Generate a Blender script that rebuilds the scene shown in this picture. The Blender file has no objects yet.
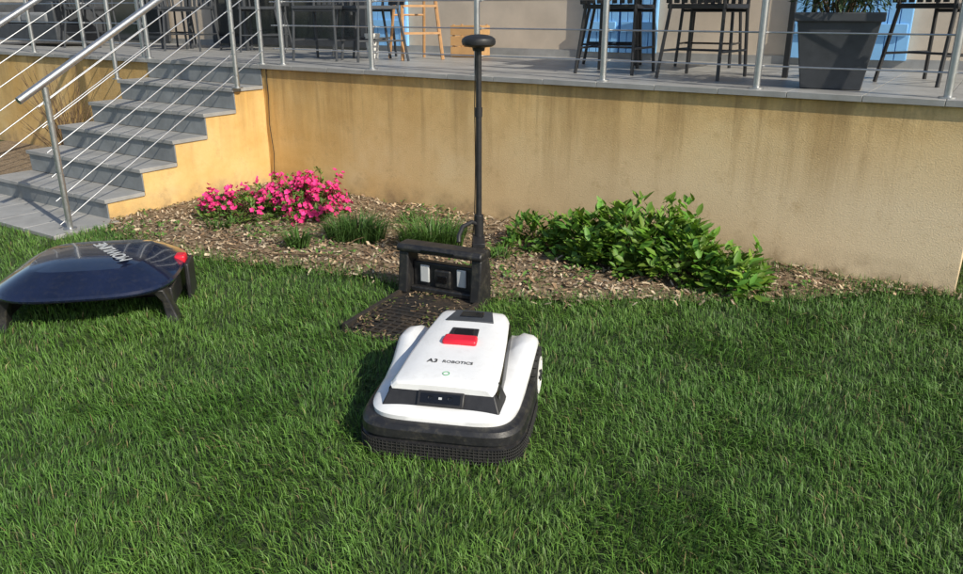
import bpy, math, random
import numpy as np
from mathutils import Vector, Matrix
random.seed(7); rng=np.random.default_rng(7)
scene=bpy.context.scene
ANG=-math.radians(33.09)
A=Vector((-1.914,7.03,0)); E1=Vector((math.cos(ANG),math.sin(ANG),0)); E2=Vector((-math.sin(ANG),math.cos(ANG),0))
HT=1.06
def sd(s,d,z=0): 
    p=A+E1*s+E2*d; return Vector((p.x,p.y,z))
# ---------------------------------------------------------------- materials
def newmat(name):
    m=bpy.data.materials.new(name); m.use_nodes=True
    nt=m.node_tree; b=nt.nodes["Principled BSDF"]; return m,nt,b
def N(nt,t,**k):
    n=nt.nodes.new(t)
    for a,v in k.items(): setattr(n,a,v)
    return n
def ramp(nt,fac,stops):
    r=N(nt,"ShaderNodeValToRGB"); e=r.color_ramp.elements
    while len(e)<len(stops): e.new(.5)
    for i,(p,c) in enumerate(stops):
        e[i].position=p; e[i].color=(c[0],c[1],c[2],1) if not isinstance(c,(int,float)) else (c,c,c,1)
    nt.links.new(fac,r.inputs[0]); return r.outputs[0]
def noise(nt,scale,detail=5,rough=.6,mscale=None):
    tc=N(nt,"ShaderNodeTexCoord"); n=N(nt,"ShaderNodeTexNoise")
    n.inputs["Scale"].default_value=scale; n.inputs["Detail"].default_value=detail; n.inputs["Roughness"].default_value=rough
    if mscale:
        mp=N(nt,"ShaderNodeMapping"); mp.inputs["Scale"].default_value=mscale
        nt.links.new(tc.outputs["Object"],mp.inputs[0]); nt.links.new(mp.outputs[0],n.inputs[0])
    else: nt.links.new(tc.outputs["Object"],n.inputs[0])
    return n.outputs["Fac"]
def mixc(nt,fac,a,b,mode="MIX"):
    m=N(nt,"ShaderNodeMix",data_type="RGBA",blend_type=mode)
    for s,v in ((m.inputs[0],fac),(m.inputs[6],a),(m.inputs[7],b)):
        if isinstance(v,(int,float)): s.default_value=v
        elif isinstance(v,tuple): s.default_value=(v[0],v[1],v[2],1)
        else: nt.links.new(v,s)
    return m.outputs[2]
def pmat(name,col,rough=.6,metal=0,var=.15,scale=12,bump=0,bscale=150,coat=0,spec=.5,dust=0):
    m,nt,b=newmat(name)
    lo=tuple(c*(1-var) for c in col); hi=tuple(min(1,c*(1+var)) for c in col)
    c=ramp(nt,noise(nt,scale),[(.3,lo),(.7,hi)])
    if dust: c=mixc(nt,ramp(nt,noise(nt,26,8,.8),[(.5,0),(.78,dust)]),c,(.22,.2,.13))
    nt.links.new(c,b.inputs["Base Color"])
    r=N(nt,"ShaderNodeMapRange"); r.inputs[3].default_value=max(0,rough-.08); r.inputs[4].default_value=min(1,rough+.1)
    nt.links.new(noise(nt,scale*2.3),r.inputs[0]); nt.links.new(r.outputs[0],b.inputs["Roughness"])
    b.inputs["Metallic"].default_value=metal; b.inputs["Coat Weight"].default_value=coat
    b.inputs["Specular IOR Level"].default_value=spec
    if bump:
        bp=N(nt,"ShaderNodeBump"); bp.inputs["Strength"].default_value=bump; bp.inputs["Distance"].default_value=.01
        nt.links.new(noise(nt,bscale,6),bp.inputs["Height"]); nt.links.new(bp.outputs[0],b.inputs["Normal"])
    return m
def leafmat(name,rough=.5,trans=.3,spec=.35):
    m,nt,b=newmat(name)
    at=N(nt,"ShaderNodeAttribute",attribute_name="Col")
    nt.links.new(at.outputs["Color"],b.inputs["Base Color"]); b.inputs["Roughness"].default_value=rough
    b.inputs["Specular IOR Level"].default_value=spec
    if trans>0:
        t=N(nt,"ShaderNodeBsdfTranslucent"); nt.links.new(mixc(nt,1.0,at.outputs["Color"],(1.3,1.25,.6),"MULTIPLY"),t.inputs[0])
        mx=N(nt,"ShaderNodeMixShader"); mx.inputs[0].default_value=trans
        nt.links.new(b.outputs[0],mx.inputs[1]); nt.links.new(t.outputs[0],mx.inputs[2])
        nt.links.new(mx.outputs[0],nt.nodes["Material Output"].inputs[0])
    return m
def stucco():
    m,nt,b=newmat("ochre_stucco")
    L=nt.links
    base=ramp(nt,noise(nt,1.6,6,.65),[(.3,(.56,.34,.11)),(.52,(.68,.46,.19)),(.75,(.74,.56,.29))])
    tc=N(nt,"ShaderNodeTexCoord"); sp=N(nt,"ShaderNodeSeparateXYZ"); L.new(tc.outputs["Object"],sp.inputs[0])
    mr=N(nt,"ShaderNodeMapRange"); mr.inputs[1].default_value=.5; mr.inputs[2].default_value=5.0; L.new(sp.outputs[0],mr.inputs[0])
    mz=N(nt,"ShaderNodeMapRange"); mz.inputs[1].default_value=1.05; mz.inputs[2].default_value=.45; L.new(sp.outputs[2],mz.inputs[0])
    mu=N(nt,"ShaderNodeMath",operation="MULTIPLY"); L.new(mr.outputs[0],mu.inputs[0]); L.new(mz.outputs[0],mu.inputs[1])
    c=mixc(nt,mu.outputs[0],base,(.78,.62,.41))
    # run-off streaks below the coping, two widths
    tz=N(nt,"ShaderNodeMapRange"); tz.inputs[1].default_value=.2; tz.inputs[2].default_value=1.02; L.new(sp.outputs[2],tz.inputs[0])
    for ms,lo,hi,am,cc in (((4,4,.5),.46,.64,.6,(.34,.21,.08)),((13,13,.6),.52,.66,.5,(.28,.18,.08))):
        st=ramp(nt,noise(nt,1.0,5,.65,ms),[(lo,0),(hi,1)])
        m2=N(nt,"ShaderNodeMath",operation="MULTIPLY"); L.new(st,m2.inputs[0]); L.new(tz.outputs[0],m2.inputs[1])
        m3=N(nt,"ShaderNodeMath",operation="MULTIPLY"); L.new(m2.outputs[0],m3.inputs[0]); m3.inputs[1].default_value=am
        c=mixc(nt,m3.outputs[0],c,cc)
    t2=N(nt,"ShaderNodeMapRange"); t2.inputs[1].default_value=.82; t2.inputs[2].default_value=1.03; L.new(sp.outputs[2],t2.inputs[0])
    s2=ramp(nt,noise(nt,2.2,7,.75,(2,2,1.2)),[(.42,0),(.60,.75)])
    m5=N(nt,"ShaderNodeMath",operation="MULTIPLY"); L.new(t2.outputs[0],m5.inputs[0]); L.new(s2,m5.inputs[1])
    c=mixc(nt,m5.outputs[0],c,(.33,.23,.11))
    bl=ramp(nt,noise(nt,6,9,.8),[(.54,0),(.68,.55)])
    c=mixc(nt,bl,c,(.42,.28,.13))
    sk=ramp(nt,noise(nt,30,7,.85),[(.57,0),(.70,.55)])
    c=mixc(nt,sk,c,(.30,.20,.11))
    sz=N(nt,"ShaderNodeMapRange"); sz.inputs[1].default_value=.2; sz.inputs[2].default_value=.0; L.new(sp.outputs[2],sz.inputs[0])
    sn=ramp(nt,noise(nt,6,5),[(.35,0),(.65,.9)])
    m4=N(nt,"ShaderNodeMath",operation="MULTIPLY"); L.new(sz.outputs[0],m4.inputs[0]); L.new(sn,m4.inputs[1])
    c=mixc(nt,m4.outputs[0],c,(.28,.20,.12))
    L.new(c,b.inputs["Base Color"]); b.inputs["Roughness"].default_value=.92; b.inputs["Specular IOR Level"].default_value=.2
    bp=N(nt,"ShaderNodeBump"); bp.inputs["Strength"].default_value=.6; bp.inputs["Distance"].default_value=.006
    L.new(noise(nt,110,6,.7),bp.inputs["Height"]); L.new(bp.outputs[0],b.inputs["Normal"]); return m
M_STUC=stucco()
M_HOUSE=pmat("house_render",(.58,.49,.39),.9,var=.12,scale=3,bump=.3)
M_TILE=pmat("grey_tile",(.30,.30,.295),.45,var=.2,scale=5,bump=.08,bscale=60,dust=.35)
M_TILE2=pmat("riser_tile",(.20,.215,.225),.5,var=.25,scale=6,bump=.1,bscale=60,dust=.3)
M_GROUT=pmat("grout",(.17,.16,.15),.9)
M_STEEL=pmat("brushed_steel",(.50,.51,.52),.36,metal=.9,var=.1,scale=30)
M_BLK=pmat("black_plastic",(.018,.018,.02),.45,var=.3,scale=25,bump=.05)
M_BLKD=pmat("dusty_black_plastic",(.016,.016,.018),.42,var=.3,scale=25,bump=.08,dust=.3)
M_BLKM=pmat("black_metal",(.02,.02,.022),.4,var=.2)
M_GLOSS=pmat("gloss_black",(.006,.006,.007),.2,var=.2,coat=.3)
M_WHITE=pmat("white_shell",(.76,.77,.78),.33,var=.05,scale=6,coat=.25,dust=.2)
M_RED=pmat("red_plastic",(.62,.015,.035),.35,var=.08)
M_NAVY=pmat("navy_shell",(.007,.011,.032),.13,var=.3,scale=4,coat=.6,dust=.08)
M_LGREY=pmat("light_grey",(.5,.52,.53),.4,var=.08)
M_GREEN=pmat("green_print",(.05,.35,.12),.5)
M_DARKGREY=pmat("anthracite",(.045,.05,.058),.6,var=.2,bump=.1)
M_BLUE=pmat("blue_paint",(.24,.52,.86),.55,var=.08,scale=8)
M_WOOD=pmat("pine_wood",(.45,.25,.11),.6,var=.2,scale=20)
M_CARD=pmat("plywood",(.48,.28,.12),.7,var=.12)
M_GLASS=pmat("window_glass",(.02,.025,.03),.06,var=.2,spec=.8)
M_ROOF=pmat("clay_roof",(.3,.13,.07),.85,var=.3,scale=8,bump=.3)
M_WPLAST=pmat("white_plastic",(.7,.7,.68),.5)
M_LEAF=leafmat("leaf",.5,.22); M_GRASS=leafmat("grass_blade",.5,0,.3); M_FLOW=leafmat("petal",.6,.2,.2)
M_CHIP=leafmat("mulch_chip",.9,.0,.1)
M_TWIG=pmat("twig",(.14,.09,.05),.85,var=.3)
M_RUB=pmat("rubber",(.02,.02,.019),.85,var=.3,bump=.3)
# ---------------------------------------------------------------- mesh builder
class MB:
    def __init__(s): s.v=[]; s.f=[]; s.m=[]
    def add(s,vs,fs,mi=0):
        o=len(s.v); s.v+= [tuple(v) for v in vs]; s.f+=[tuple(i+o for i in f) for f in fs]; s.m+=[mi]*len(fs)
    def box(s,x0,x1,y0,y1,z0,z1,mi=0,M=None):
        vs=[Vector((x,y,z)) for z in (z0,z1) for y in (y0,y1) for x in (x0,x1)]
        if M: vs=[M@v for v in vs]
        s.add(vs,[(0,2,3,1),(4,5,7,6),(0,1,5,4),(2,6,7,3),(0,4,6,2),(1,3,7,5)],mi)
    def prism(s,poly,axis,a0,a1,mi=0):
        n=len(poly)
        def mk(p,a):
            return (a,p[0],p[1]) if axis==0 else ((p[0],a,p[1]) if axis==1 else (p[0],p[1],a))
        vs=[mk(p,a0) for p in poly]+[mk(p,a1) for p in poly]
        fs=[tuple(range(n)),tuple(range(2*n-1,n-1,-1))]+[(i,i+n,(i+1)%n+n,(i+1)%n) for i in range(n)]
        s.add(vs,fs,mi)
    def tube(s,pts,r,n=10,mi=0,cap=True):
        pts=[Vector(p) for p in pts]; rs=r if isinstance(r,(list,tuple)) else [r]*len(pts)
        rings=[]
        up=None
        for i,p in enumerate(pts):
            d=(pts[min(i+1,len(pts)-1)]-pts[max(i-1,0)]).normalized()
            if up is None: up=Vector((0,0,1)) if abs(d.z)<.9 else Vector((1,0,0))
            a=d.cross(up).normalized(); b=d.cross(a).normalized()
            rings.append([p+(a*math.cos(2*math.pi*k/n)+b*math.sin(2*math.pi*k/n))*rs[i] for k in range(n)])
        s.loft(rings,mi,cap)
    def loft(s,rings,mi=0,cap=True,close=True):
        n=len(rings[0]); vs=[v for r in rings for v in r]; fs=[]
        for i in range(len(rings)-1):
            for k in range(n if close else n-1):
                k2=(k+1)%n; fs.append((i*n+k,i*n+k2,(i+1)*n+k2,(i+1)*n+k))
        if cap and close: fs.append(tuple(range(n-1,-1,-1))); fs.append(tuple((len(rings)-1)*n+k for k in range(n)))
        s.add(vs,fs,mi)
    def lathe(s,prof,c,n=32,mi=0,axis='z'):
        rings=[]
        for r,h in prof:
            ring=[]
            for k in range(n):
                a=2*math.pi*k/n; x,y=r*math.cos(a),r*math.sin(a)
                ring.append((c[0]+x,c[1]+y,c[2]+h) if axis=='z' else ((c[0]+h,c[1]+x,c[2]+y)))
            rings.append(ring)
        s.loft(rings,mi)
    def done(s,name,mats,parent=None,bevel=0,M=None,smooth=True,ang=35,seg=2):
        me=bpy.data.meshes.new(name); me.from_pydata(s.v,[],s.f)
        for m in mats: me.materials.append(m)
        me.polygons.foreach_set("material_index",s.m)
        import bmesh
        bm=bmesh.new(); bm.from_mesh(me); bmesh.ops.recalc_face_normals(bm,faces=bm.faces); bm.to_mesh(me); bm.free()
        if smooth:
            me.polygons.foreach_set("use_smooth",[True]*len(me.polygons)); me.set_sharp_from_angle(angle=math.radians(ang))
        o=bpy.data.objects.new(name,me); scene.collection.objects.link(o)
        if parent: o.parent=parent
        if M: o.matrix_local=M
        if bevel:
            b=o.modifiers.new("bevel","BEVEL"); b.width=bevel; b.segments=seg; b.limit_method='ANGLE'; b.angle_limit=math.radians(40)
            b.harden_normals=False
        return o
def empty(name,loc=(0,0,0),rz=0):
    o=bpy.data.objects.new(name,None); o.empty_display_size=.2; scene.collection.objects.link(o)
    o.location=loc; o.rotation_euler=(0,0,rz); return o
LOC=Matrix.Translation(A)@Matrix.Rotation(ANG,4,'Z')
def text(name,s,size,mat,parent,M,ext=.0006):
    c=bpy.data.curves.new(name,'FONT'); c.body=s; c.size=size; c.extrude=ext; c.align_x='CENTER'; c.align_y='CENTER'
    c.offset=size*.012; c.materials.append(mat)
    o=bpy.data.objects.new(name,c); scene.collection.objects.link(o); o.parent=parent; o.matrix_local=M; return o
def fast_mesh(name,V,quads,tris,cols,mat,parent=None,smooth=False):
    me=bpy.data.meshes.new(name); me.vertices.add(len(V)); me.vertices.foreach_set("co",V.astype(np.float32).ravel())
    nq=len(quads); ntr=len(tris)
    lv=np.concatenate([quads.ravel(),tris.ravel()]).astype(np.int32) if nq and ntr else (quads.ravel() if nq else tris.ravel()).astype(np.int32)
    me.loops.add(len(lv)); me.loops.foreach_set("vertex_index",lv)
    ls=np.concatenate([np.arange(nq)*4,nq*4+np.arange(ntr)*3]).astype(np.int32)
    me.polygons.add(nq+ntr); me.polygons.foreach_set("loop_start",ls)
    me.update(calc_edges=True); me.validate()
    ca=me.color_attributes.new("Col","FLOAT_COLOR","POINT")
    c4=np.ones((len(V),4),np.float32); c4[:,:3]=np.clip(cols,0,1); ca.data.foreach_set("color",c4.ravel())
    if smooth: me.polygons.foreach_set("use_smooth",[True]*len(me.polygons))
    me.materials.append(mat); o=bpy.data.objects.new(name,me); scene.collection.objects.link(o)
    if parent: o.parent=parent
    return o
def nz(x,y,f,seed=0):
    r=np.random.default_rng(seed); out=0
    for i in range(7):
        a=r.uniform(0,6.28); ff=f*r.uniform(.5,1.9); ph=r.uniform(0,6.28); out=out+np.sin((x*math.cos(a)+y*math.sin(a))*ff+ph+1.3*np.sin((y*math.cos(a)-x*math.sin(a))*ff*.7+ph*2))
    return out/7*1.6
def inpoly(x,y,poly):
    c=np.zeros(x.shape,bool); n=len(poly)
    for i in range(n):
        x1,y1=poly[i]; x2,y2=poly[(i+1)%n]
        if y1==y2: continue
        c^=((y1>y)!=(y2>y))&(x<(x2-x1)*(y-y1)/(y2-y1)+x1)
    return c
# ---------------------------------------------------------------- ground / lawn
def ground():
    m,nt,b=newmat("lawn_ground")
    c=ramp(nt,noise(nt,14,8,.7),[(.3,(.022,.036,.012)),(.55,(.04,.07,.018)),(.75,(.08,.09,.035))])
    nt.links.new(c,b.inputs["Base Color"]); b.inputs["Roughness"].default_value=.95
    bp=N(nt,"ShaderNodeBump"); bp.inputs["Strength"].default_value=.8; bp.inputs["Distance"].default_value=.02
    nt.links.new(noise(nt,60,6),bp.inputs["Height"]); nt.links.new(bp.outputs[0],b.inputs["Normal"])
    b1=MB(); b1.add([(-300,-300,0),(300,-300,0),(300,300,0),(-300,300,0)],[(0,1,2,3)]); return b1.done("ground",[m],smooth=False)
ground()
bed_front=[(-2.62,5.36),(-2.2,4.98),(-1.78,4.74),(-1.3,4.60),(-.85,4.45),(-.4,4.22),(.05,4.02),(.45,3.96),(.9,3.97),(1.35,3.99),(1.8,4.02),(2.2,4.12),(2.6,4.03)]
w0=sd(5.42,.02); w1=sd(0,.02); w2=sd(0,-1.62)
bed_poly=bed_front+[(w0.x,w0.y),(w1.x,w1.y),(w2.x,w2.y)]
slab_c=[sd(-4.6,-1.6),sd(.12,-1.6),sd(.12,-2.12),sd(-4.6,-2.12)]
slab_poly=[(p.x,p.y) for p in slab_c]
terr_poly=[(p.x,p.y) for p in (sd(-12,0),sd(5.42,0),sd(5.42,12),sd(-12,12))]
st=[(p.x,p.y) for p in (sd(-4.6,-1.6),sd(0,-1.6),sd(0,0),sd(-4.6,0))]
MOW=Vector((-.085,2.77,0)); MANG=-math.radians(11)
DOCK=Vector((-.215,4.02,0)); DANG=-math.radians(25)
def blades(name,P,L,W,az,lean,col,mat,parent=None,droop=1.0):
    n=len(P); S=np.stack([-np.sin(az),np.cos(az),np.zeros(n)],1); D=np.stack([np.cos(az),np.sin(az),np.zeros(n)],1)
    tw=rng.uniform(-1.2,1.2,n)[:,None]; Sd=S*np.cos(tw)+D*np.sin(tw)
    W=W[:,None]/2; L=L[:,None]; le=lean[:,None]; Z=np.array([[0,0,1.]])
    m1=P+D*L*.5*le*.45+Z*L*.52
    tip=P+D*L*le+Z*L*np.clip(1-le*.55*droop,.15,1)
    V=np.stack([P-Sd*W,P+Sd*W,m1-Sd*W*.85,m1+Sd*W*.85,tip],1).reshape(-1,3)
    b=np.arange(n)[:,None]*5
    q=b+np.array([[0,1,3,2]]); t=b+np.array([[2,3,4]])
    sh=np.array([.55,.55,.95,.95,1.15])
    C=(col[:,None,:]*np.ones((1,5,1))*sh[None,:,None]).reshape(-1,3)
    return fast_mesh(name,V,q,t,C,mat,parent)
def locxy(x,y,c,a): 
    dx=x-c.x; dy=y-c.y; return dx*math.cos(a)+dy*math.sin(a), -dx*math.sin(a)+dy*math.cos(a)
def lawn():
    P=[]
    for (y0,y1,den) in ((1.35,2.2,12500),(2.2,3.0,10500),(3.0,4.0,8000),(4.0,6.6,5200)):
        hw=.62*(y1*.95+.5)+.6; n=int((y1-y0)*2*hw*den)
        P.append(np.stack([rng.uniform(-hw,hw,n),rng.uniform(y0,y1,n)],1))
    P=np.concatenate(P); x,y=P[:,0],P[:,1]
    jx=x+rng.normal(0,.035,len(x)); jy=y+rng.normal(0,.035,len(x))
    ok=~inpoly(jx,jy,bed_poly)&~inpoly(x,y,slab_poly)&~inpoly(x,y,terr_poly)&~inpoly(x,y,st)
    u,v=locxy(x,y,MOW,MANG); ok&=~((abs(u)<.27)&(abs(v)<.38))
    u,v=locxy(x,y,DOCK,DANG); edge=rng.uniform(0,.05,len(x)); ok&=~((abs(u)<.25+edge)&(v<.12)&(v>-.60-edge))
    P=P[ok]; x,y=P[:,0],P[:,1]; n=len(x)
    dens=nz(x,y,9,3); keep=rng.uniform(0,1,n)<(.88+.2*dens); P=P[keep]; x,y=P[:,0],P[:,1]; n=len(x)
    f1=nz(x,y,5,1); f2=nz(x,y,16,2); f3=nz(x,y,2.2,5); f4=nz(x,y,38,12); f5=nz(x,y,1.1,31)
    az=f1*2.2+f2*1.3+rng.normal(0,.9,n)+2.5
    L=(.050+.008*f2+.006*f1+.006*f4)*rng.uniform(.5,1.45,n); W=rng.uniform(.0021,.0039,n)*(1+.14*np.clip(y-2.5,0,3))
    lean=np.clip(rng.normal(.6,.28,n)+.12*f2,.05,1.3)
    br=np.clip(.97+.14*f2+.12*f3+.10*f1+.09*f4+.08*f5,.5,1.6)*rng.uniform(.55,1.5,n)
    col=np.array([.078,.170,.028])[None]*br[:,None]
    warm=(1+.12*f3)[:,None]; col=col*np.concatenate([warm,np.ones((n,2))],1)
    ye=rng.uniform(0,1,n)
    col[ye>.87]=col[ye>.87]*np.array([1.45,1.2,1.4])
    dry=ye<.022; col[dry]=np.array([.28,.23,.11])*rng.uniform(.6,1.1,(dry.sum(),1))
    P3=np.concatenate([P,np.zeros((n,1))],1)
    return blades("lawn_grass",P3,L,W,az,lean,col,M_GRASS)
lawn()
# ---------------------------------------------------------------- leaves
def leaves(name,P,D,U,L,W,col,mat,parent=None,fold=.25,droop=.25):
    n=len(P); D=D/np.linalg.norm(D,axis=1,keepdims=True); S=np.cross(D,U); S/=np.linalg.norm(S,axis=1,keepdims=True)+1e-9; Nn=np.cross(S,D)
    L=L[:,None]; W=W[:,None]/2
    def pt(a,w,dr): return P+D*L*a+S*W*w+Nn*W*abs(w)*fold*1.4-Nn*L*dr
    M1=pt(.33,0,.02*droop*2); M2=pt(.7,0,.12*droop*2); T=pt(1,0,.3*droop*1.5)
    V=np.stack([P,pt(.33,-.9,.02*droop*2),pt(.33,.9,.02*droop*2),M1,pt(.68,-.75,.12*droop*2),pt(.68,.75,.12*droop*2),M2,T],1).reshape(-1,3)
    b=np.arange(n)[:,None]*8
    q=np.concatenate([b+np.array([[3,6,4,1]]),b+np.array([[3,2,5,6]])]); t=np.concatenate([b+np.array([[0,3,1]]),b+np.array([[0,2,3]]),b+np.array([[6,7,4]]),b+np.array([[6,5,7]])])
    C=np.repeat(col,8,axis=0); return fast_mesh(name,V,q,t,C,mat,parent,smooth=True)
def shrub(name,lobes,ncl,nl,LL,LW,base,flowers=0,fcol=None,fsel=None,stems=True,gap=0):
    root=empty(name,(lobes[0][0],lobes[0][1],0)); ro=np.array([lobes[0][0],lobes[0][1],0])
    Ps,Ds,Us,Ls,Ws,Cs=[],[],[],[],[],[]; sb=MB(); FP=[]
    tot=sum(l[2]*l[3] for l in lobes)
    for (cx,cy,r,h) in lobes:
        k=int(ncl*r*h/tot)
        for i in range(k):
            th=rng.uniform(0,6.28); ph=math.asin(rng.uniform(.02,1)); rr=rng.uniform(.45,1)**.6*(1+.18*math.sin(3*th+cx*9)+rng.normal(0,.09))
            d=np.array([math.cos(th)*math.cos(ph),math.sin(th)*math.cos(ph),math.sin(ph)])
            p=np.array([cx,cy,0])+d*np.array([r,r,h])*rr-ro
            if gap and math.sin(p[0]*23+p[1]*17)*math.sin(p[2]*31+p[0]*13)>1-gap: continue
            if p[2]<.02: p[2]=.02
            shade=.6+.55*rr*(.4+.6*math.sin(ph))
            if stems and i%4==0:
                c0=np.array([cx,cy,0])-ro+rng.normal(0,.03,3)*np.array([1,1,0]); mid=(c0+p)/2+np.array([0,0,.03]); sb.tube([c0,mid,p],[.004,.003,.002],5)
            if flowers and rr>.7 and rng.uniform()<flowers and (fsel is None or fsel(p+ro)): FP.append((p,d))
            for j in range(nl):
                a=rng.uniform(0,6.28); o=np.array([math.cos(a),math.sin(a),rng.uniform(-.15,.7)])+d*.8
                Ps.append(p+rng.normal(0,LL*.25,3)); Ds.append(o); u=np.array([0,0,1.])+d*.6+rng.normal(0,.35,3); Us.append(u)
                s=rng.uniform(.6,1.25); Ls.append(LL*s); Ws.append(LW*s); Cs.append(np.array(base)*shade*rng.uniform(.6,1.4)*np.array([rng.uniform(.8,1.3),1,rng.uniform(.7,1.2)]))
    Us=np.array(Us); Us/=np.linalg.norm(Us,axis=1,keepdims=True)
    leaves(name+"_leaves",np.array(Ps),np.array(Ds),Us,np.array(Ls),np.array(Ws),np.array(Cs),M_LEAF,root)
    if stems and sb.v: sb.done(name+"_stems",[M_TWIG],root)
    if FP:
        Ps,Ds,Us,Ls,Ws,Cs=[],[],[],[],[],[]
        for p,d in FP:
            for q in range(rng.integers(3,8)):
                c=p+d*.025+rng.normal(0,.022,3); ax=d+rng.normal(0,.5,3)+np.array([0,-.3,.3]); ax/=np.linalg.norm(ax)
                t1=np.cross(ax,[.3,.5,.7]); t1/=np.linalg.norm(t1); t2=np.cross(ax,t1); b0=rng.uniform(.7,1.2)
                for k in range(5):
                    a=k*1.2566; dd=t1*math.cos(a)+t2*math.sin(a)+ax*.5
                    Ps.append(c); Ds.append(dd); Us.append(ax); Ls.append(rng.uniform(.019,.028)); Ws.append(.021); Cs.append(np.array(fcol)*b0*rng.uniform(.85,1.15))
        leaves(name+"_flowers",np.array(Ps),np.array(Ds),np.array(Us),np.array(Ls),np.array(Ws),np.array(Cs),M_FLOW,root,fold=.1,droop=-.1)
    return root
shrub("azalea_bush",[(-1.78,5.80,.28,.21),(-1.29,5.82,.24,.30),(-1.5,5.93,.24,.27),(-2.0,5.78,.17,.18)],700,7,.040,.016,(.11,.20,.035),.62,(.86,.06,.28),
      lambda p: (p[0]>-1.42 or p[2]>.11),gap=.2)
shrub("peony_shrub",[(.68,4.74,.22,.29),(.93,4.60,.30,.39),(1.18,4.40,.28,.33),(1.42,4.20,.21,.22)],500,8,.082,.033,(.115,.235,.032),gap=.25)
shrub("peony_shrub",[(.34,5.0,.19,.22),(.50,4.86,.12,.14)],75,8,.07,.026,(.10,.21,.03),gap=.3)
def tuft(name,cx,cy,r,n,L,W,base,leanm=.8):
    a=rng.uniform(0,6.28,n); q=r*np.sqrt(rng.uniform(0,1,n)); P=np.stack([cx+q*np.cos(a),cy+q*.6*np.sin(a),np.zeros(n)+.01],1)
    az=a+rng.normal(0,.5,n); col=np.array(base)[None]*rng.uniform(.6,1.35,(n,1))
    return blades(name,P,L*rng.uniform(.6,1.2,n),W*rng.uniform(.7,1.2,n),az,np.clip(rng.normal(leanm,.25,n),.1,1.4),col,M_LEAF)
tuft("ornamental_grass_clump",-.86,5.16,.19,620,.23,.007,(.07,.15,.035),.55)
tuft("ornamental_grass_clump",-.33,4.98,.2,640,.25,.007,(.08,.17,.035),.55)
tuft("daylily_plant",-1.22,4.98,.07,70,.2,.013,(.10,.20,.05),.7)
tuft("daylily_plant",-1.9,5.45,.08,50,.12,.01,(.08,.17,.035),.8)
tuft("daylily_plant",.12,4.75,.06,40,.13,.01,(.09,.19,.035),.7)
tuft("daylily_plant",-.55,5.6,.06,30,.14,.01,(.09,.19,.035),.7)
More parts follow.
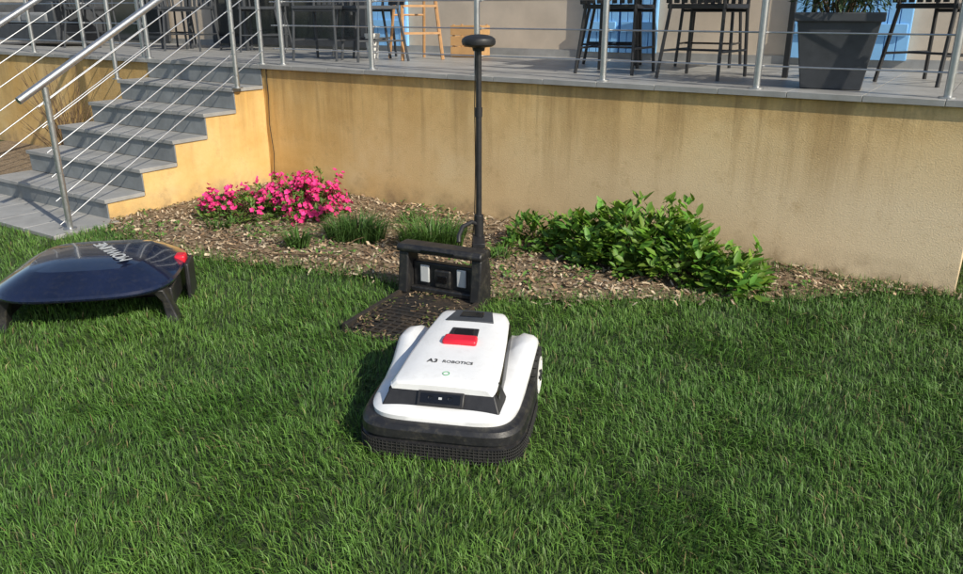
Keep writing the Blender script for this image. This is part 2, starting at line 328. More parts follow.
# ---------------------------------------------------------------- flower bed
def bed():
    root=empty("flower_bed",(0,0,0))
    m,nt,b=newmat("bed_soil")
    nt.links.new(ramp(nt,noise(nt,35,8,.75),[(.3,(.10,.066,.04)),(.5,(.23,.165,.10)),(.72,(.40,.31,.21))]),b.inputs["Base Color"])
    b.inputs["Roughness"].default_value=.95
    bp=N(nt,"ShaderNodeBump"); bp.inputs["Strength"].default_value=1; bp.inputs["Distance"].default_value=.02
    nt.links.new(noise(nt,70,6),bp.inputs["Height"]); nt.links.new(bp.outputs[0],b.inputs["Normal"])
    st_=.03; xs=np.arange(-3.2,2.8,st_); ys=np.arange(3.8,7.2,st_); X,Y=np.meshgrid(xs,ys,indexing='ij')
    Z=.014+.012*nz(X,Y,11,8)+.006*nz(X,Y,40,9)+.004
    Z=np.maximum(Z,.004)
    idx=np.arange(X.size).reshape(X.shape); cxm=X[:-1,:-1]+st_/2; cym=Y[:-1,:-1]+st_/2; ok=inpoly(cxm,cym,bed_poly)
    q=np.stack([idx[:-1,:-1][ok],idx[1:,:-1][ok],idx[1:,1:][ok],idx[:-1,1:][ok]],1)
    used=np.unique(q); mp=-np.ones(X.size,int); mp[used]=np.arange(len(used))
    V=np.stack([X.ravel(),Y.ravel(),Z.ravel()],1)[used]
    fast_mesh("soil",V,mp[q],np.zeros((0,3),int),np.ones((len(V),3)),m,root,True)
    n=26000; x=rng.uniform(-3.2,2.7,n); y=rng.uniform(3.85,7.1,n); ok=inpoly(x,y,bed_poly)|(inpoly(x,y+.09,bed_poly)&(rng.uniform(0,1,n)<.3)); x,y=x[ok],y[ok]; n=len(x)
    a=rng.uniform(0,6.28,n); L=rng.uniform(.005,.022,n)*rng.choice([.7,1,1,1.6],n); W=rng.uniform(.003,.009,n); ti=rng.normal(0,.35,n); tj=rng.normal(0,.35,n)
    D=np.stack([np.cos(a),np.sin(a),ti],1)*L[:,None]; S=np.stack([-np.sin(a),np.cos(a),tj],1)*W[:,None]
    P=np.stack([x,y,.022+.012*nz(x,y,11,8)+rng.uniform(0,.014,n)],1)
    V=np.stack([P-D-S,P+D-S*.7,P+D*.9+S,P-D*.8+S*.8],1).reshape(-1,3); q=np.arange(n)[:,None]*4+np.array([[0,1,2,3]])
    pal=np.array([(.44,.32,.20),(.32,.21,.13),(.56,.46,.33),(.19,.125,.08),(.42,.34,.24)]); C=pal[rng.integers(0,5,n)]*rng.uniform(.6,1.2,(n,1))*(1+.15*nz(x,y,4,77))[:,None]
    fast_mesh("mulch_chips",V,q,np.zeros((0,3),int),np.repeat(C,4,axis=0),M_CHIP,root)
    n=11000; x=rng.uniform(-2.9,2.6,n); y=rng.uniform(3.85,6.8,n); f=nz(x,y,7,21); ok=inpoly(x,y,bed_poly)&(f>.22+rng.uniform(-.25,.5,n)); x,y=x[ok],y[ok]; n=len(x)
    a=rng.uniform(0,6.28,n); D=np.stack([np.cos(a),np.sin(a),rng.uniform(.1,1,n)],1); U=np.tile([0,0,1.],(n,1))+rng.normal(0,.3,(n,3)); U/=np.linalg.norm(U,axis=1,keepdims=True)
    leaves("weeds",np.stack([x,y,np.full(n,.03)+rng.uniform(0,.03,n)],1),D,U,rng.uniform(.02,.05,n),rng.uniform(.01,.022,n),np.array([.095,.19,.04])*rng.uniform(.6,1.5,(n,1)),M_LEAF,root)
    tb=MB()
    for i in range(70):
        for _ in range(30):
            x,y=random.uniform(-2.6,2.3),random.uniform(4,6.6)
            if inpoly(np.array([x]),np.array([y]),bed_poly)[0]: break
        a=random.uniform(0,6.28); l=random.uniform(.05,.2); p=Vector((x,y,.04)); d=Vector((math.cos(a),math.sin(a),random.uniform(-.05,.15)))
        tb.tube([p,p+d*l*.5+Vector((0,0,.01)),p+d*l],[.003,.0025,.0015],5)
    tb.tube([(-.45,4.35,.04),(-.7,4.6,.045),(-1.0,4.75,.04),(-1.35,4.72,.05),(-1.7,4.95,.04)],[.004]*5,6)
    tb.done("twigs",[M_TWIG],root)
    b=MB(); b.box(-4.6,-1.602,-1.598,-.002,0,.012,0); b.done("side_soil",[m],root,M=LOC,smooth=False)
bed()
def edge_grass():
    P=[]
    for i in range(len(bed_front)-1):
        a,b=np.array(bed_front[i]),np.array(bed_front[i+1]); n=int(np.linalg.norm(b-a)*560); t=rng.uniform(0,1,(n,1)); P.append(a+(b-a)*t+rng.normal(0,.07,(n,2)))
    for i in range(900):
        s=rng.uniform(3.9,5.4); p=sd(s,-abs(rng.normal(.06,.06))-.02); P.append(np.array([[p.x,p.y]]))
    P=np.concatenate(P); ok=~inpoly(P[:,0],P[:,1],terr_poly)
    u,v=locxy(P[:,0],P[:,1],DOCK,DANG); ok&=~((abs(u)<.25)&(v<.12)&(v>-.60))
    P=P[ok]; n=len(P)
    col=np.array([.08,.16,.03])*rng.uniform(.6,1.4,(n,1))
    blades("grass_edging",np.concatenate([P,np.zeros((n,1))],1),rng.uniform(.03,.10,n),rng.uniform(.003,.005,n),rng.uniform(0,6.28,n),np.clip(rng.normal(.6,.3,n),.1,1.2),col,M_GRASS)
edge_grass()
# ---------------------------------------------------------------- paving
b=MB()
for i in range(12):
    b.box(-4.6+i*.394,-4.6+i*.394+.388,-2.1,-1.602,.0,.03)
b.done("paved_path",[M_TILE],M=LOC,bevel=.003)
# ---------------------------------------------------------------- terrace
T=empty("terrace"); T.matrix_world=LOC
b=MB(); b.box(-12,-1.6,0,.25,0,HT-.035); b.box(0,5.42,0,.25,0,HT-.035); b.box(5.17,5.42,.25,2.5,0,HT-.035); b.box(-1.6,0,.06,.25,0,HT-.035)
b.done("retaining_wall",[M_STUC],T,bevel=.006)
b=MB()
b.box(-12,5.40,.2,2.5,.8,HT-.012,1)
s=-12.0
while s<5.4:
    e=min(s+.4,5.45)
    b.box(s+.0015,e-.0015,-.03,.37,HT-.034,HT+.0,0)
    for k in range(6):
        d=.373+k*.36
        b.box(s+.0015,e-.0015,d,min(d+.357,2.5),HT-.02,HT,0)
    s+=.4
b.done("floor_tiles",[M_TILE,M_GROUT],T,bevel=.0015,seg=1)
S=empty("staircase"); S.matrix_world=LOC
R=HT/6; G=.32
poly=[(.06,0),(-5*G,0)]
for k in range(5,0,-1):
    z=HT-R*k-.032; poly+= [(-k*G,z),(-(k-1)*G,z)]
poly+=[(0,HT-.04),(.06,HT-.04)]
b=MB(); b.prism(poly,0,-1.6,0); b.done("stair_core",[M_STUC],S,smooth=False)
b=MB()
for k in range(5,0,-1):
    z=HT-R*k
    for j in range(4):
        x0=-1.6+j*.4; x1=x0+.4
        if j==3: x1+=.015
        if j==0: x0-=.015
        b.box(x0+.0015,x1-.0015,-k*G-.028,-(k-1)*G-.012,z-.03,z,0)
        b.box(x0+.0015+(.015 if j==0 else 0),x1-.0015-(.012 if j==3 else 0),-k*G-.011,-k*G-.001,z-R+.001,z-.031,1)
for j in range(4):
    x0=-1.6+j*.4; b.box(x0+.0015,x0+.3985,-.011,-.001,HT-R+.001,HT-.036,1)
b.done("step_tiles",[M_TILE,M_TILE2],S,bevel=.002,seg=1)
# ---------------------------------------------------------------- railings
def railing_flat(name,s_list,s0,s1):
    b=MB()
    for s in s_list:
        b.tube([(s,.07,HT),(s,.07,HT+1.0)],.021,14); b.lathe([(.0,0),(.045,0),(.045,.008),(.021,.01)],(s,.07,HT+.001),20)
    b.tube([(s0,.07,HT+1.02),(s1,.07,HT+1.02)],.022,14)
    for h in (.13,.32,.51,.70,.86): b.tube([(s0,.07+.028,HT+h),(s1,.07+.028,HT+h)],.005,8)
    for s in s_list:
        for h in (.13,.32,.51,.70,.86): b.lathe([(.012,-.016),(.012,.016)],(s,.098,HT+h),10,axis='x')
    b.done(name,[M_STEEL],M=LOC)
railing_flat("terrace_railing",[.2,1.2,2.2,3.2,4.2,5.2],.06,5.38)
railing_flat("terrace_railing",[-1.75,-2.75,-3.75,-4.75,-5.75,-6.75,-7.75],-8,-1.7)
def railing_stair(name,s,sg):
    b=MB(); sl=R/G
    def z(d,h): return HT+sl*d+h
    for d,zb in ((-1.93,.0),(-.31,HT-R),(.03,HT)):
        b.tube([(s-(.05 if d>0 else 0)*sg,d,zb),(s-(.05 if d>0 else 0)*sg,d,z(d,1.02))],.021,14); b.lathe([(.0,0),(.045,0),(.045,.008),(.021,.01)],(s-(.05 if d>0 else 0)*sg,d,zb+.001+(.03 if zb==0 else 0)),20)
    b.tube([(s,-2.12,z(-2.12,1.05)),(s,.05,z(.05,1.05))],.025,16)
    for h in (.10,.27,.44,.61,.78,.92):
        b.tube([(s-sg*.03,-1.98,z(-1.98,h)),(s-sg*.03,.03,z(.03,h))],.005,8)
        for d in (-1.93,-.31): b.lathe([(.012,-.012),(.012,.03)],(s-.01,d,z(d,h)),10,axis='x')
    b.done(name,[M_STEEL],M=LOC)
railing_stair("stair_railing",.035,1)
railing_stair("stair_railing",-1.66,-1)
# ---------------------------------------------------------------- house
H=empty("house"); H.matrix_world=LOC
b=MB(); b.box(-12,8,2.5,8.5,0,4.0); b.done("walls",[M_HOUSE],H)
b=MB(); b.prism([(2.0,4.0),(9.0,4.0),(5.5,5.6)],0,-12.4,8.4); b.done("roof",[M_ROOF],H)
def shutter(bb,s0,s1,mi=0):
    bb.box(s0,s1,2.455,2.495,HT+.06,HT+2.15,mi)
    n=5; w=(s1-s0)/n
    for i in range(n): bb.box(s0+i*w+.004,s0+(i+1)*w-.004,2.44,2.454,HT+.06,HT+2.15,mi)
    for z in (.25,1.1,1.9): bb.box(s0+.02,s1-.02,2.415,2.439,HT+z,HT+z+.09,mi)
b=MB()
for s0,s1 in ((-.84,-.32),(1.88,2.25),(2.27,2.63),(3.85,4.28),(4.3,4.74)): shutter(b,s0,s1)
b.done("shutters",[M_BLUE],H,bevel=.002,seg=1)
b=MB(); b.box(-3.6,-.9,2.46,2.495,HT+.03,HT+2.2,0)
for s in (-3.6,-2.3,-.98): b.box(s,s+.08,2.42,2.459,HT+.03,HT+2.2,1)
b.box(-3.6,-.9,2.41,2.419,HT+.03,HT+.12,1); b.box(-3.6,-.9,2.41,2.419,HT+2.12,HT+2.2,1)
b.box(-6.6,-4.6,2.46,2.495,HT+.03,HT+2.2,0); b.box(-6.65,-6.57,2.42,2.459,HT+.03,HT+2.2,1); b.box(-4.63,-4.55,2.42,2.459,HT+.03,HT+2.2,1)
b.done("glass_doors",[M_GLASS,M_DARKGREY],H)
b=MB(); b.box(-12,8,2.485,2.499,HT,HT+.07); b.done("skirting",[M_TILE],H)
# ---------------------------------------------------------------- terrace furniture
def chair(name,s,d,rz,mat,seat=.46):
    e=empty(name); e.matrix_world=LOC@Matrix.Translation((s,d,HT+.001))@Matrix.Rotation(rz,4,'Z')
    b=MB()
    for sx in (-1,1):
        b.tube([(sx*.22,-.22,0),(sx*.2,-.19,seat),(sx*.21,-.2,seat+.2),(sx*.21,.1,seat+.22),(sx*.2,.22,seat+.24)],.013,8)
        b.tube([(sx*.22,.27,0),(sx*.19,.19,seat),(sx*.2,.26,seat+.42)],.013,8)
        b.tube([(sx*.215,-.21,.18),(sx*.205,.23,.18)],.008,8)
    b.tube([(-.2,.26,seat+.42),(.2,.26,seat+.42)],.012,8); b.tube([(-.2,-.19,seat-.02),(.2,-.19,seat-.02)],.011,8); b.tube([(-.21,.0,.18),(.21,.0,.18)],.008,8)
    b.done("frame",[mat],e)
    b=MB(); b.box(-.21,.21,-.21,.2,seat-.008,seat+.022)
    for i in range(7):
        x=-.17+i*.057; b.box(x-.018,x+.018,.2,.215,seat+.05,seat+.4,M=Matrix.Rotation(-.1,4,'X'))
    b.done("seat",[mat],e,bevel=.004); return e
def table(name,s,d,w,l,h,mat,rz=0):
    e=empty(name); e.matrix_world=LOC@Matrix.Translation((s,d,HT+.001))@Matrix.Rotation(rz,4,'Z')
    b=MB(); b.box(-w/2,w/2,-l/2,l/2,h-.03,h); b.done("table_top",[mat],e,bevel=.005)
    b=MB()
    for x in (-1,1):
        for y in (-1,1): b.box(x*(w/2-.05)-.018,x*(w/2-.05)+.018,y*(l/2-.05)-.018,y*(l/2-.05)+.018,0,h-.031)
        b.box(x*(w/2-.05)-.01,x*(w/2-.05)+.01,-l/2+.07,l/2-.07,h-.1,h-.035)
    b.done("legs",[mat],e,bevel=.003); return e
chair("garden_chair",.0,.8,.3,M_DARKGREY); chair("garden_chair",.45,.95,-.5,M_DARKGREY); chair("garden_chair",-.1,1.5,2.8,M_DARKGREY)
table("dining_table",3.45,1.35,1.5,.8,.74,M_BLKM)
chair("garden_chair",2.95,.85,3.2,M_BLKM); chair("garden_chair",3.65,.75,3.05,M_BLKM); chair("garden_chair",3.3,1.95,.1,M_BLKM); chair("garden_chair",2.65,1.45,1.9,M_BLKM)
chair("garden_chair",5.05,1.1,2.6,M_BLKM)
for i,(s,d,r) in enumerate(((-2.6,1.3,.4),(-3.4,1.6,1.4),(-1.7,1.6,-1.),(-4.4,1.2,2.0))): chair("garden_chair",s,d,r,M_DARKGREY)
table("patio_table",-2.5,1.9,1.1,.7,.72,M_DARKGREY)
e=empty("outdoor_sofa"); e.matrix_world=LOC@Matrix.Translation((-5.6,1.3,HT))
b=MB(); b.box(-.8,.8,-.35,.35,.06,.28); b.box(-.8,.8,.22,.36,.281,.75); b.box(-.8,-.66,-.35,.219,.281,.55); b.box(.66,.8,-.35,.219,.281,.55); b.done("frame",[M_DARKGREY],e,bevel=.015)
b=MB(); b.box(-.64,-.01,-.36,.2,.285,.42); b.box(.01,.64,-.36,.2,.285,.42); b.done("cushions",[pmat("cushion",(.2,.21,.22),.9)],e,bevel=.04,seg=3)
e=empty("wooden_stepladder"); e.matrix_world=LOC@Matrix.Translation((.66,1.35,HT+.001))@Matrix.Rotation(1.0,4,'Z')
b=MB()
for sx in (-1,1):
    b.tube([(sx*.20,-.18,0),(sx*.12,0,1.2)],.017,6); b.tube([(sx*.18,.28,0),(sx*.11,.02,1.18)],.014,6)
for k in range(1,5):
    z=k*.24; f=z/1.2; b.box(-.20+.08*f,.20-.08*f,-.18+.18*f-.03,-.18+.18*f+.04,z-.01,z+.01)
b.box(-.16,.16,-.06,.1,1.18,1.205); b.tube([(-.15,.19,.4),(.15,.19,.4)],.01,6)
b.done("ladder",[M_WOOD],e)
e=empty("wooden_crate"); e.matrix_world=LOC@Matrix.Translation((.88,1.95,HT+.001))@Matrix.Rotation(.2,4,'Z')
b=MB()
for k in range(3):
    z=.01+k*.1
    b.box(-.16,.16,-.13,-.118,z,z+.09); b.box(-.16,.16,.118,.13,z,z+.09); b.box(-.16,-.148,-.117,.117,z,z+.09); b.box(.148,.16,-.117,.117,z,z+.09)
for x in (-1,1):
    for y in (-1,1): b.box(x*.135-.01,x*.135+.01,y*.105-.01,y*.105+.01,0,.31)
b.box(-.147,.147,-.117,.117,.0,.012); b.done("slats",[M_CARD],e,bevel=.002)
e=empty("plant_pot"); p=sd(.20,1.25,HT+.001); e.location=p
b=MB(); b.lathe([(.0,0),(.05,0),(.068,.2),(.075,.2),(.075,.23),(.066,.23),(.06,.2),(0,.19)],(0,0,0),28); b.done("pot",[M_WPLAST],e)
e=empty("planter"); e.matrix_world=LOC@Matrix.Translation((4.56,.40,HT+.001))@Matrix.Rotation(.12,4,'Z')
def sq(w,z,n=4): return [(w*x,w*y,z) for x,y in ((-1,-1),(1,-1),(1,1),(-1,1))]
b=MB(); b.loft([sq(.165,0),sq(.22,.38),sq(.24,.38),sq(.24,.43),sq(.21,.43),sq(.205,.38)],0); b.done("pot",[M_DARKGREY],e,bevel=.006)
nn=2600
Ps=rng.normal(0,1,(nn,3)); Ps/=np.linalg.norm(Ps,axis=1,keepdims=True); Ps*=rng.uniform(.2,1,(nn,1))**.5*np.array([.32,.32,.24]); Dd=Ps+rng.normal(0,.15,(nn,3))+np.array([0,0,.05]); 
Ps=Ps+np.array([0,0,.62])
U=np.tile([0,0,1.],(nn,1))+rng.normal(0,.3,(nn,3)); U/=np.linalg.norm(U,axis=1,keepdims=True)
leaves("foliage",Ps,Dd,U,rng.uniform(.03,.06,nn),rng.uniform(.008,.016,nn),np.array([.05,.085,.035])*rng.uniform(.5,1.4,(nn,1)),M_LEAF,e)
b=MB()
for i in range(22):
    a=random.uniform(0,6.28); r=random.uniform(.05,.24); b.tube([(r*.3*math.cos(a),r*.3*math.sin(a),.34),(r*.7*math.cos(a),r*.7*math.sin(a),.5),(r*math.cos(a),r*math.sin(a),.68)],[.006,.005,.003],5)
b.done("branches",[M_TWIG],e)
e=empty("bare_shrub"); p=sd(-2.4,-.45); e.location=p
b=MB()
for i in range(60):
    a=random.uniform(0,6.28); r=random.uniform(.1,.55); h=random.uniform(.4,1.0); x,y=r*math.cos(a),r*math.sin(a)*.6
    b.tube([(x*.15,y*.15,0),(x*.5,y*.5,h*.5),(x+random.uniform(-.08,.08),y,h)],[.006,.004,.002],5)
    b.tube([(x*.5,y*.5,h*.5),(x*.9+random.uniform(-.15,.15),y*.7,h*.8)],[.003,.0015],4)
b.done("twigs",[M_TWIG],e)
b=MB(); b.tube([(.06,-.006,HT-.02),(.065,-.008,.8),(.05,-.01,.55),(.075,-.01,.3),(.06,-.02,.05)],.004,6); b.done("power_cable",[M_BLKM],M=LOC)
# ---------------------------------------------------------------- charging dock
D=empty("charging_station",DOCK,DANG)
b=MB()
b.prism([(-.62,.004),(.10,.004),(.10,.03),(-.30,.022),(-.58,.012),(-.62,.008)],0,-.25,.25)
for i in range(15):
    y=-.58+i*.04; b.box(-.215,.215,y,y+.010,.014+.008*min(1,(y+.6)/.3),.020+.009*min(1,(y+.6)/.3))
for j in range(9):
    x=-.2+j*.05; b.box(x-.005,x+.005,-.58,-.02,.012,.024)
for sx in (-1,1): b.box(sx*.235-.012,sx*.235+.012,-.60,.08,.01,.042)
m,nt,bb=newmat("dirty_plastic")
nt.links.new(ramp(nt,noise(nt,9,9,.8),[(.44,(.014,.013,.012)),(.56,(.034,.025,.017)),(.70,(.11,.08,.05))]),bb.inputs["Base Color"]); bb.inputs["Roughness"].default_value=.75
b.done("base_plate",[m],D,bevel=.003)
# soil and clippings caught in the plate
n=1500; x=rng.uniform(-.24,.24,n); y=rng.uniform(-.66,.0,n); kp=nz(x,y,14,55)>rng.uniform(-.3,.7,n); x,y=x[kp],y[kp]; n=len(x)
a=rng.uniform(0,6.28,n); L=rng.uniform(.003,.014,n); Wd=rng.uniform(.001,.004,n)
Dv=np.stack([np.cos(a),np.sin(a),rng.normal(0,.2,n)],1)*L[:,None]; Sv=np.stack([-np.sin(a),np.cos(a),rng.normal(0,.2,n)],1)*Wd[:,None]
P=np.stack([x,y,.030+.008*np.clip((y+.6)/.3,0,1)],1); V=np.stack([P-Dv-Sv,P+Dv-Sv,P+Dv+Sv,P-Dv+Sv],1).reshape(-1,3)
pal=np.array([(.30,.22,.14),(.18,.12,.07),(.12,.17,.04)]); C=pal[rng.integers(0,3,n)]*rng.uniform(.6,1.2,(n,1))
fast_mesh("debris",V,np.arange(n)[:,None]*4+np.array([[0,1,2,3]]),np.zeros((0,3),int),np.repeat(C,4,axis=0),M_CHIP,D)
b=MB()
b.box(-.19,.19,.02,.075,.03,.20)
for sx in (-1,1):
    b.prism([(-.06,.03),(.10,.03),(.09,.20),(.07,.262),(-.03,.262),(-.035,.20)],0,min(sx*.19,sx*.25),max(sx*.19,sx*.25))
b.prism([(-.045,.262),(.075,.262),(.08,.285),(.065,.305),(-.035,.305),(-.05,.285)],0,-.255,.255)
b.box(-.19,.19,-.02,.019,.03,.065)
b.box(-.05,.05,-.0,.019,.066,.17)
b.done("frame",[M_BLKD],D,bevel=.010,seg=3)
b=MB()
for sx in (-1,1): b.box(sx*.112-.028,sx*.112+.028,.006,.019,.085,.185)
b.done("contact_plates",[M_LGREY],D,bevel=.006)
b=MB(); b.box(-.03,.03,-.006,-.001,.10,.14); b.box(-.1,.1,-.052,-.046,.279,.290); b.done("trim",[M_GLOSS],D,bevel=.002)
# ---------------------------------------------------------------- antenna mast
X=empty("antenna_mast",(-.015,4.27,0))
b=MB(); b.tube([(0,0,-.02),(0,0,.33)],.021,16); b.tube([(0,0,.331),(0,0,.98)],.0165,16); b.tube([(0,0,.96),(0,0,1.01)],.020,16); b.tube([(0,0,1.0),(0,0,1.31)],.0155,16)
b.done("pole",[M_BLK],X)
b=MB(); b.lathe([(.0,0),(.03,.0),(.034,.018),(.07,.022),(.086,.032),(.09,.048),(.086,.062),(.07,.074),(.04,.082),(0,.085)],(0,0,1.30),40); b.done("antenna_head",[M_BLK],X)
b=MB(); b.tube([(0,-.005,.36),(-.04,-.03,.385),(-.09,-.08,.37),(-.11,-.13,.33),(-.11,-.15,.30)],.013,8); b.box(-.035,.035,-.17,.03,.27,.297); b.tube([(0.0,0,.26),(.0,0,.42)],.027,14); b.done("bracket",[M_BLK],X,bevel=.003)
b=MB(); b.tube([(-.017,.01,1.3),(-.022,.01,1.0),(-.018,.01,.7),(-.024,.02,.4),(-.05,.05,.1),(-.1,.1,.04)],.003,6); b.done("cable",[M_BLKM],X)
# ---------------------------------------------------------------- robotic mower
W=empty("robotic_lawn_mower",MOW,MANG)
def outline(a,b_,n,off,N_=120,taper=0):
    pts=[]
    for k in range(N_):
        t=2*math.pi*k/N_; c,s_=math.cos(t),math.sin(t)
        e=2/n; x=math.copysign(abs(c)**e,c)*(a-off); y=math.copysign(abs(s_)**e,s_)*(b_-off); pts.append((x,y))
    return pts
def g(v,c,w,p=4): return math.exp(-abs((v-c)/w)**p)
def arch(x,y): return g(y,.15,.145,4)*min(1,max(0,(abs(x)-.12)/.09))
rings=[]
for (ins,z,lf,wd,cap_) in ((.014,.118,.95,.6,9),(.002,.122,.95,1,9),(0,.145,1.0,1,9),(.005,.158,1,1,.150),(.018,.170,1,.9,.158),(.05,.180,.95,.6,.164),(.085,.186,.55,.2,.168),(.13,.192,.0,0,.172),(.2,.2,0,0,.175)):
    r=[]
    for x,y in outline(.272,.375,5.4,ins):
        ar=arch(x,y); fr=min(1,max(0,(-y-.14)/.10)); fr=fr*fr*(3-2*fr)
        zz=z+(.085*lf*ar if z<.13 else .066*lf*ar)
        zz=zz*(1-fr)+min(zz,cap_)*fr
        r.append((x*(1+.05*ar*wd),y,zz))
    rings.append(r)
b=MB(); b.loft(rings); b.done("body_shell",[M_WHITE],W,ang=50)
rings=[]
for ins,z in ((.07,.045),(.055,.05),(.05,.11),(.06,.14)):
    rings.append([(x,y,z) for x,y in outline(.272,.38,4.2,ins)])
b=MB(); b.loft(rings); b.done("chassis",[M_BLK],W)
def uout(off,zf):
    pts=[]; n=60
    for k in range(n+1):
        t=math.pi+math.pi*k/n; c,s_=math.cos(t),math.sin(t); e=2/6.0
        x=math.copysign(abs(c)**e,c)*(.282+off); y=-abs(s_)**e*(.388+off) ; pts.append((x,y,zf))
    return [(-(.282+off),.0,zf)]+pts+[((.282+off),.0,zf)]
b=MB(); pr=[(-.03,.01),(.018,.014),(.024,.03),(.022,.078),(.012,.083),(.012,.089),(.022,.094),(.020,.124),(.010,.138),(-.008,.145),(-.03,.145)]
b.loft([uout(o,z) for o,z in pr],close=False); b.done("bumper",[M_BLKD],W,ang=28)
b=MB()
for z in (.022,.034,.046,.058,.070): b.tube([p for p in uout(.0255,z)],.0022,5)
base=uout(.026,0)
for i in range(len(base)-1):
    p,q=Vector(base[i]),Vector(base[i+1]); L=(q-p).length; m_=max(1,int(L/.013))
    for j in range(m_):
        c=p.lerp(q,(j+.5)/m_); b.tube([(c.x,c.y,.016),(c.x,c.y,.078)],.0018,4)
b.done("bumper_mesh",[M_RUB],W)
ysec=[-.292,-.285,-.27,-.2,-.1,.0,.1,.2,.27,.30,.33,.352,.362]
def zt(y): return float(np.interp(y,[-.292,-.285,-.27,-.1,.1,.27,.30,.33,.352,.362],[.228,.236,.241,.260,.278,.288,.286,.275,.25,.21]))
def wt(y): return float(np.interp(y,[-.292,-.285,-.27,-.1,.1,.27,.33,.362],[.165,.172,.176,.168,.152,.134,.118,.098]))
def sec(y,dw,dz,zb):
    w=wt(y)+dw; z=zt(y)+dz
    h=[(w+.018,zb),(w+.012,max(zb,z-.016)),(w+.002,z-.004),(w-.006,z),(w*.5,z+.003)]
    return [(-x,y,q) for x,q in h]+[(0,y,z+.004)]+[(x,y,q) for x,q in reversed(h)]
b=MB(); b.loft([sec(y,0,0,(zt(y)-.020 if y<-.24 else max(.2,zt(y)-.028)) if y<.345 else .17) for y in ysec]); b.done("hood",[M_WHITE],W,ang=30)
b=MB(); b.loft([sec(y,.014,-.026,.165) for y in ysec[2:-1]]); b.done("under_hood",[M_GLOSS],W,ang=40)
b=MB(); b.add([(-.215,-.330,.154),(.215,-.330,.154),(.182,-.280,.224),(-.182,-.280,.224),(-.225,-.2,.154),(.225,-.2,.154),(.192,-.2,.224),(-.192,-.2,.224)],[(0,1,2,3),(1,5,6,2),(4,0,3,7),(5,4,7,6),(3,2,6,7),(0,4,5,1)]); b.done("camera_strip",[M_BLK],W,bevel=.004)
Ms=Matrix.Translation((0,-.306,.191))@Matrix.Rotation(math.radians(54.5),4,'X')
b=MB(); b.box(-.085,.085,-.030,.024,0,.009,M=Ms); b.done("camera_housing",[M_BLK],W,bevel=.006)
b=MB(); b.box(-.072,.072,-.020,.015,.0092,.0115,M=Ms)
for x in (-.036,.036):
    rr=[]
    for r,h in ((.011,.011),(.011,.014),(.008,.014),(.006,.0125),(.0,.013)): rr.append([Ms@Vector((x+r*math.cos(k*.3927),r*math.sin(k*.3927)-.002,h)) for k in range(16)])
    b.loft(rr,cap=False)
b.done("camera_window",[M_GLOSS],W)
b=MB(); b.box(-.006,.006,-.006,.002,.0116,.0125,M=Ms)
b.done("camera_led",[M_LGREY],W)
def plate(name,y0,y1,w0,w1,h,mat,bev=.003,x=0,low=-.01):
    b=MB(); vs=[]
    for dz in (low,h):
        vs+=[(x-w0,y0,zt(y0)+dz+.004),(x+w0,y0,zt(y0)+dz+.004),(x+w1,y1,zt(y1)+dz+.004),(x-w1,y1,zt(y1)+dz+.004)]
    b.add(vs,[(0,3,2,1),(4,5,6,7),(0,1,5,4),(1,2,6,5),(2,3,7,6),(3,0,4,7)]); return b.done(name,[mat],W,bevel=bev)
plate("rear_sensor_window",.19,.298,.100,.076,.004,M_DARKGREY)
plate("sensor_lens",.225,.28,.05,.045,.006,M_GLOSS)
plate("control_panel",.02,.125,.062,.054,.003,M_BLK)
plate("control_display",.055,.112,.042,.038,.005,M_GLOSS)
plate("stop_button",-.015,.042,.068,.065,.018,M_RED,.009)
tilt=math.atan2(zt(-.1)-zt(-.27),.17)
text("model_number","A3",.034,M_BLK,W,Matrix.Translation((-.07,-.145,zt(-.145)+.0045))@Matrix.Rotation(tilt,4,'X'))
text("hood_lettering","ROBOTICS",.024,M_DARKGREY,W,Matrix.Translation((.025,-.145,zt(-.145)+.0045))@Matrix.Rotation(tilt,4,'X'))
b=MB(); rr=[]
for r,h in ((.013,.0),(.013,.0015),(.0105,.0015),(.0105,.0)): rr.append([(r*math.cos(k*.314),-.225+r*math.sin(k*.314),zt(-.225)+.004+h+r*math.sin(k*.314)*math.tan(tilt)) for k in range(20)])
b.loft(rr,cap=False); b.done("power_symbol",[M_GREEN],W)
for o in W.children: 
    if o.name.split(".")[0] not in ("bumper","bumper_mesh","chassis"): o.location.z+=.016
for sx in (-1,1):
    b=MB(); cx=sx*.268
    rr=[(.0,-.03),(.085,-.03),(.102,-.026),(.108,-.018),(.108,.018),(.102,.026),(.085,.03),(.078,.024),(.0,.024)]
    b.lathe(rr,(cx,.15,.110),40,axis='x')
    for k in range(22):
        a=2*math.pi*k/22; Mx=Matrix.Translation((cx,.15,.110))@Matrix.Rotation(a,4,'X'); b.box(-.026,.026,-.006,.006,.106,.115,M=Mx)
    b.done("rear_tyre",[M_RUB],W)
    b=MB(); o=sx*.028
    b.lathe([(.074,o-.004),(.076,o+sx*.003),(.066,o+sx*.004),(.064,o-.002)],(cx,.15,.110),36,axis='x')
    for k in range(6):
        a=2*math.pi*k/6; Mx=Matrix.Translation((cx+o,.15,.110))@Matrix.Rotation(a,4,'X'); b.box(-.004,.004,-.007,.007,.026,.066,M=Mx)
    b.done("wheel_rim",[M_WPLAST],W)
    b=MB(); b.lathe([(0,o-.004),(.026,o-.004),(.024,o+sx*.008),(0,o+sx*.009)],(cx,.15,.110),24,axis='x')
    b.done("wheel_hub",[M_BLK],W)
    b=MB(); b.lathe([(0,-.02),(.045,-.02),(.05,-.012),(.05,.012),(.045,.02),(0,.02)],(sx*.16,-.22,.05),24,axis='x'); b.done("front_caster",[M_RUB],W)
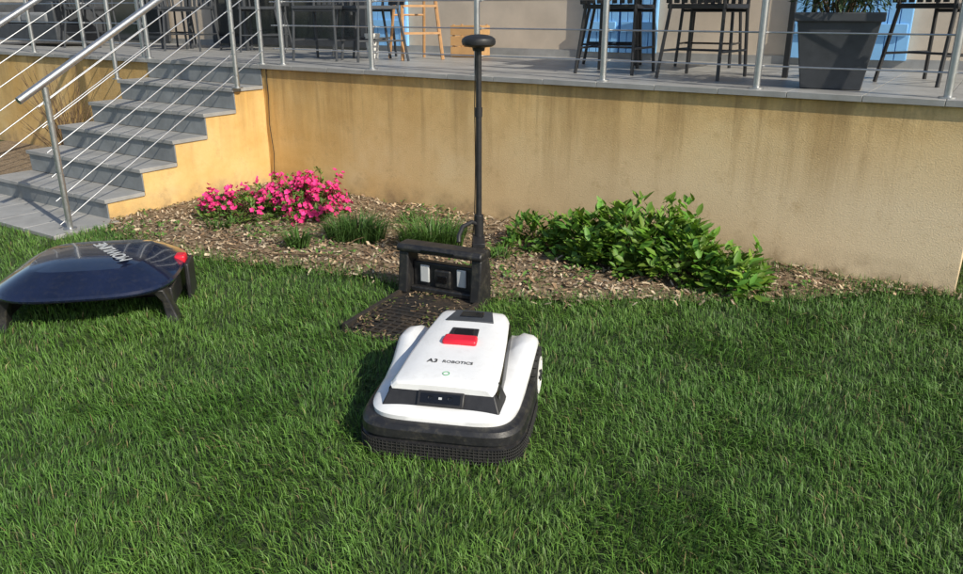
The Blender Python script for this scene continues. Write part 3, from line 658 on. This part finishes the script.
# ---------------------------------------------------------------- mower garage
Gp=empty("mower_garage",(-2.03,3.92,0),math.radians(11))
rings=[]
for (ins,z,n) in ((.03,.188,3.4),(.0,.188,3.4),(-.004,.198,3.4),(.004,.210,3.4),(.03,.226,3.6),(.10,.262,4),(.14,.280,4),(.155,.286,4),(.24,.298,4),(.32,.304,4)):
    rings.append([(x,y,z+.010*math.cos(y*4)) for x,y in outline(.43,.43,n,ins)])
b=MB(); b.loft(rings); b.done("canopy",[M_NAVY],Gp,ang=12)
b=MB(); b.loft([[(x,y,z) for x,y in outline(.43,.43,3.4,i)] for i,z in ((.05,.175),(.012,.178),(.01,.187),(.05,.187))]); b.done("canopy_rim",[M_BLK],Gp)
b=MB(); b.box(-.34,.34,.0,.36,.03,.176); b.done("rear_housing",[M_BLKD],Gp,bevel=.02)
b=MB()
def q(cx,cy,w,l,z): return [(cx-w,cy-l,z),(cx+w,cy-l,z),(cx+w,cy+l,z),(cx-w,cy+l,z)]
for sx in (-1,1):
    for sy in (-1,1):
        x,y=sx*.36,sy*.26-.0
        b.loft([q(x+sx*.045,y,.035,.055,0),q(x+sx*.04,y,.028,.045,.03),q(x+sx*.02,y,.02,.038,.11),q(x-sx*.01,y,.03,.06,.18)])
    b.box(sx*.39-.012,sx*.39+.012,-.22,.26,.05,.16)
b.done("legs",[M_BLKD],Gp,bevel=.008)
b=MB(); b.box(.38,.438,.03,.11,.205,.252); b.done("latch",[M_RED],Gp,bevel=.012,seg=3)
b=MB(); b.box(.435,.46,-.02,.16,.02,.22); b.done("latch_bracket",[M_BLK],Gp,bevel=.008)
text("canopy_lettering","MOWLINE",.088,M_LGREY,Gp,Matrix.Translation((.10,-.04,.3165))@Matrix.Rotation(math.radians(122),4,'Z'))
# ---------------------------------------------------------------- light, world, camera
el=math.radians(35); sx_,sy_=.665,-.747; az=math.atan2(sx_,sy_)
sv=Vector((sx_*math.cos(el),sy_*math.cos(el),math.sin(el)))
l=bpy.data.lights.new("sun",'SUN'); l.energy=5.0; l.angle=math.radians(.5); l.color=(1,.92,.77)
lo=bpy.data.objects.new("sun",l); scene.collection.objects.link(lo); lo.rotation_euler=sv.to_track_quat('Z','Y').to_euler(); lo.location=(5,-5,8)
w=bpy.data.worlds.new("World"); scene.world=w; w.use_nodes=True; nt=w.node_tree
sk=nt.nodes.new("ShaderNodeTexSky"); sk.sky_type='NISHITA'; sk.sun_disc=False; sk.sun_elevation=el; sk.sun_rotation=az
nt.links.new(sk.outputs[0],nt.nodes["Background"].inputs[0]); nt.nodes["Background"].inputs[1].default_value=.14
c=bpy.data.cameras.new("camera"); c.sensor_width=36; c.lens=36*780/963; c.clip_start=.05; c.clip_end=1000
co=bpy.data.objects.new("camera",c); scene.collection.objects.link(co); co.location=(0,0,1.5); co.rotation_euler=(math.radians(90-19.5),0,0); scene.camera=co
scene.view_settings.view_transform='Standard'; scene.view_settings.look='None'; scene.view_settings.exposure=0
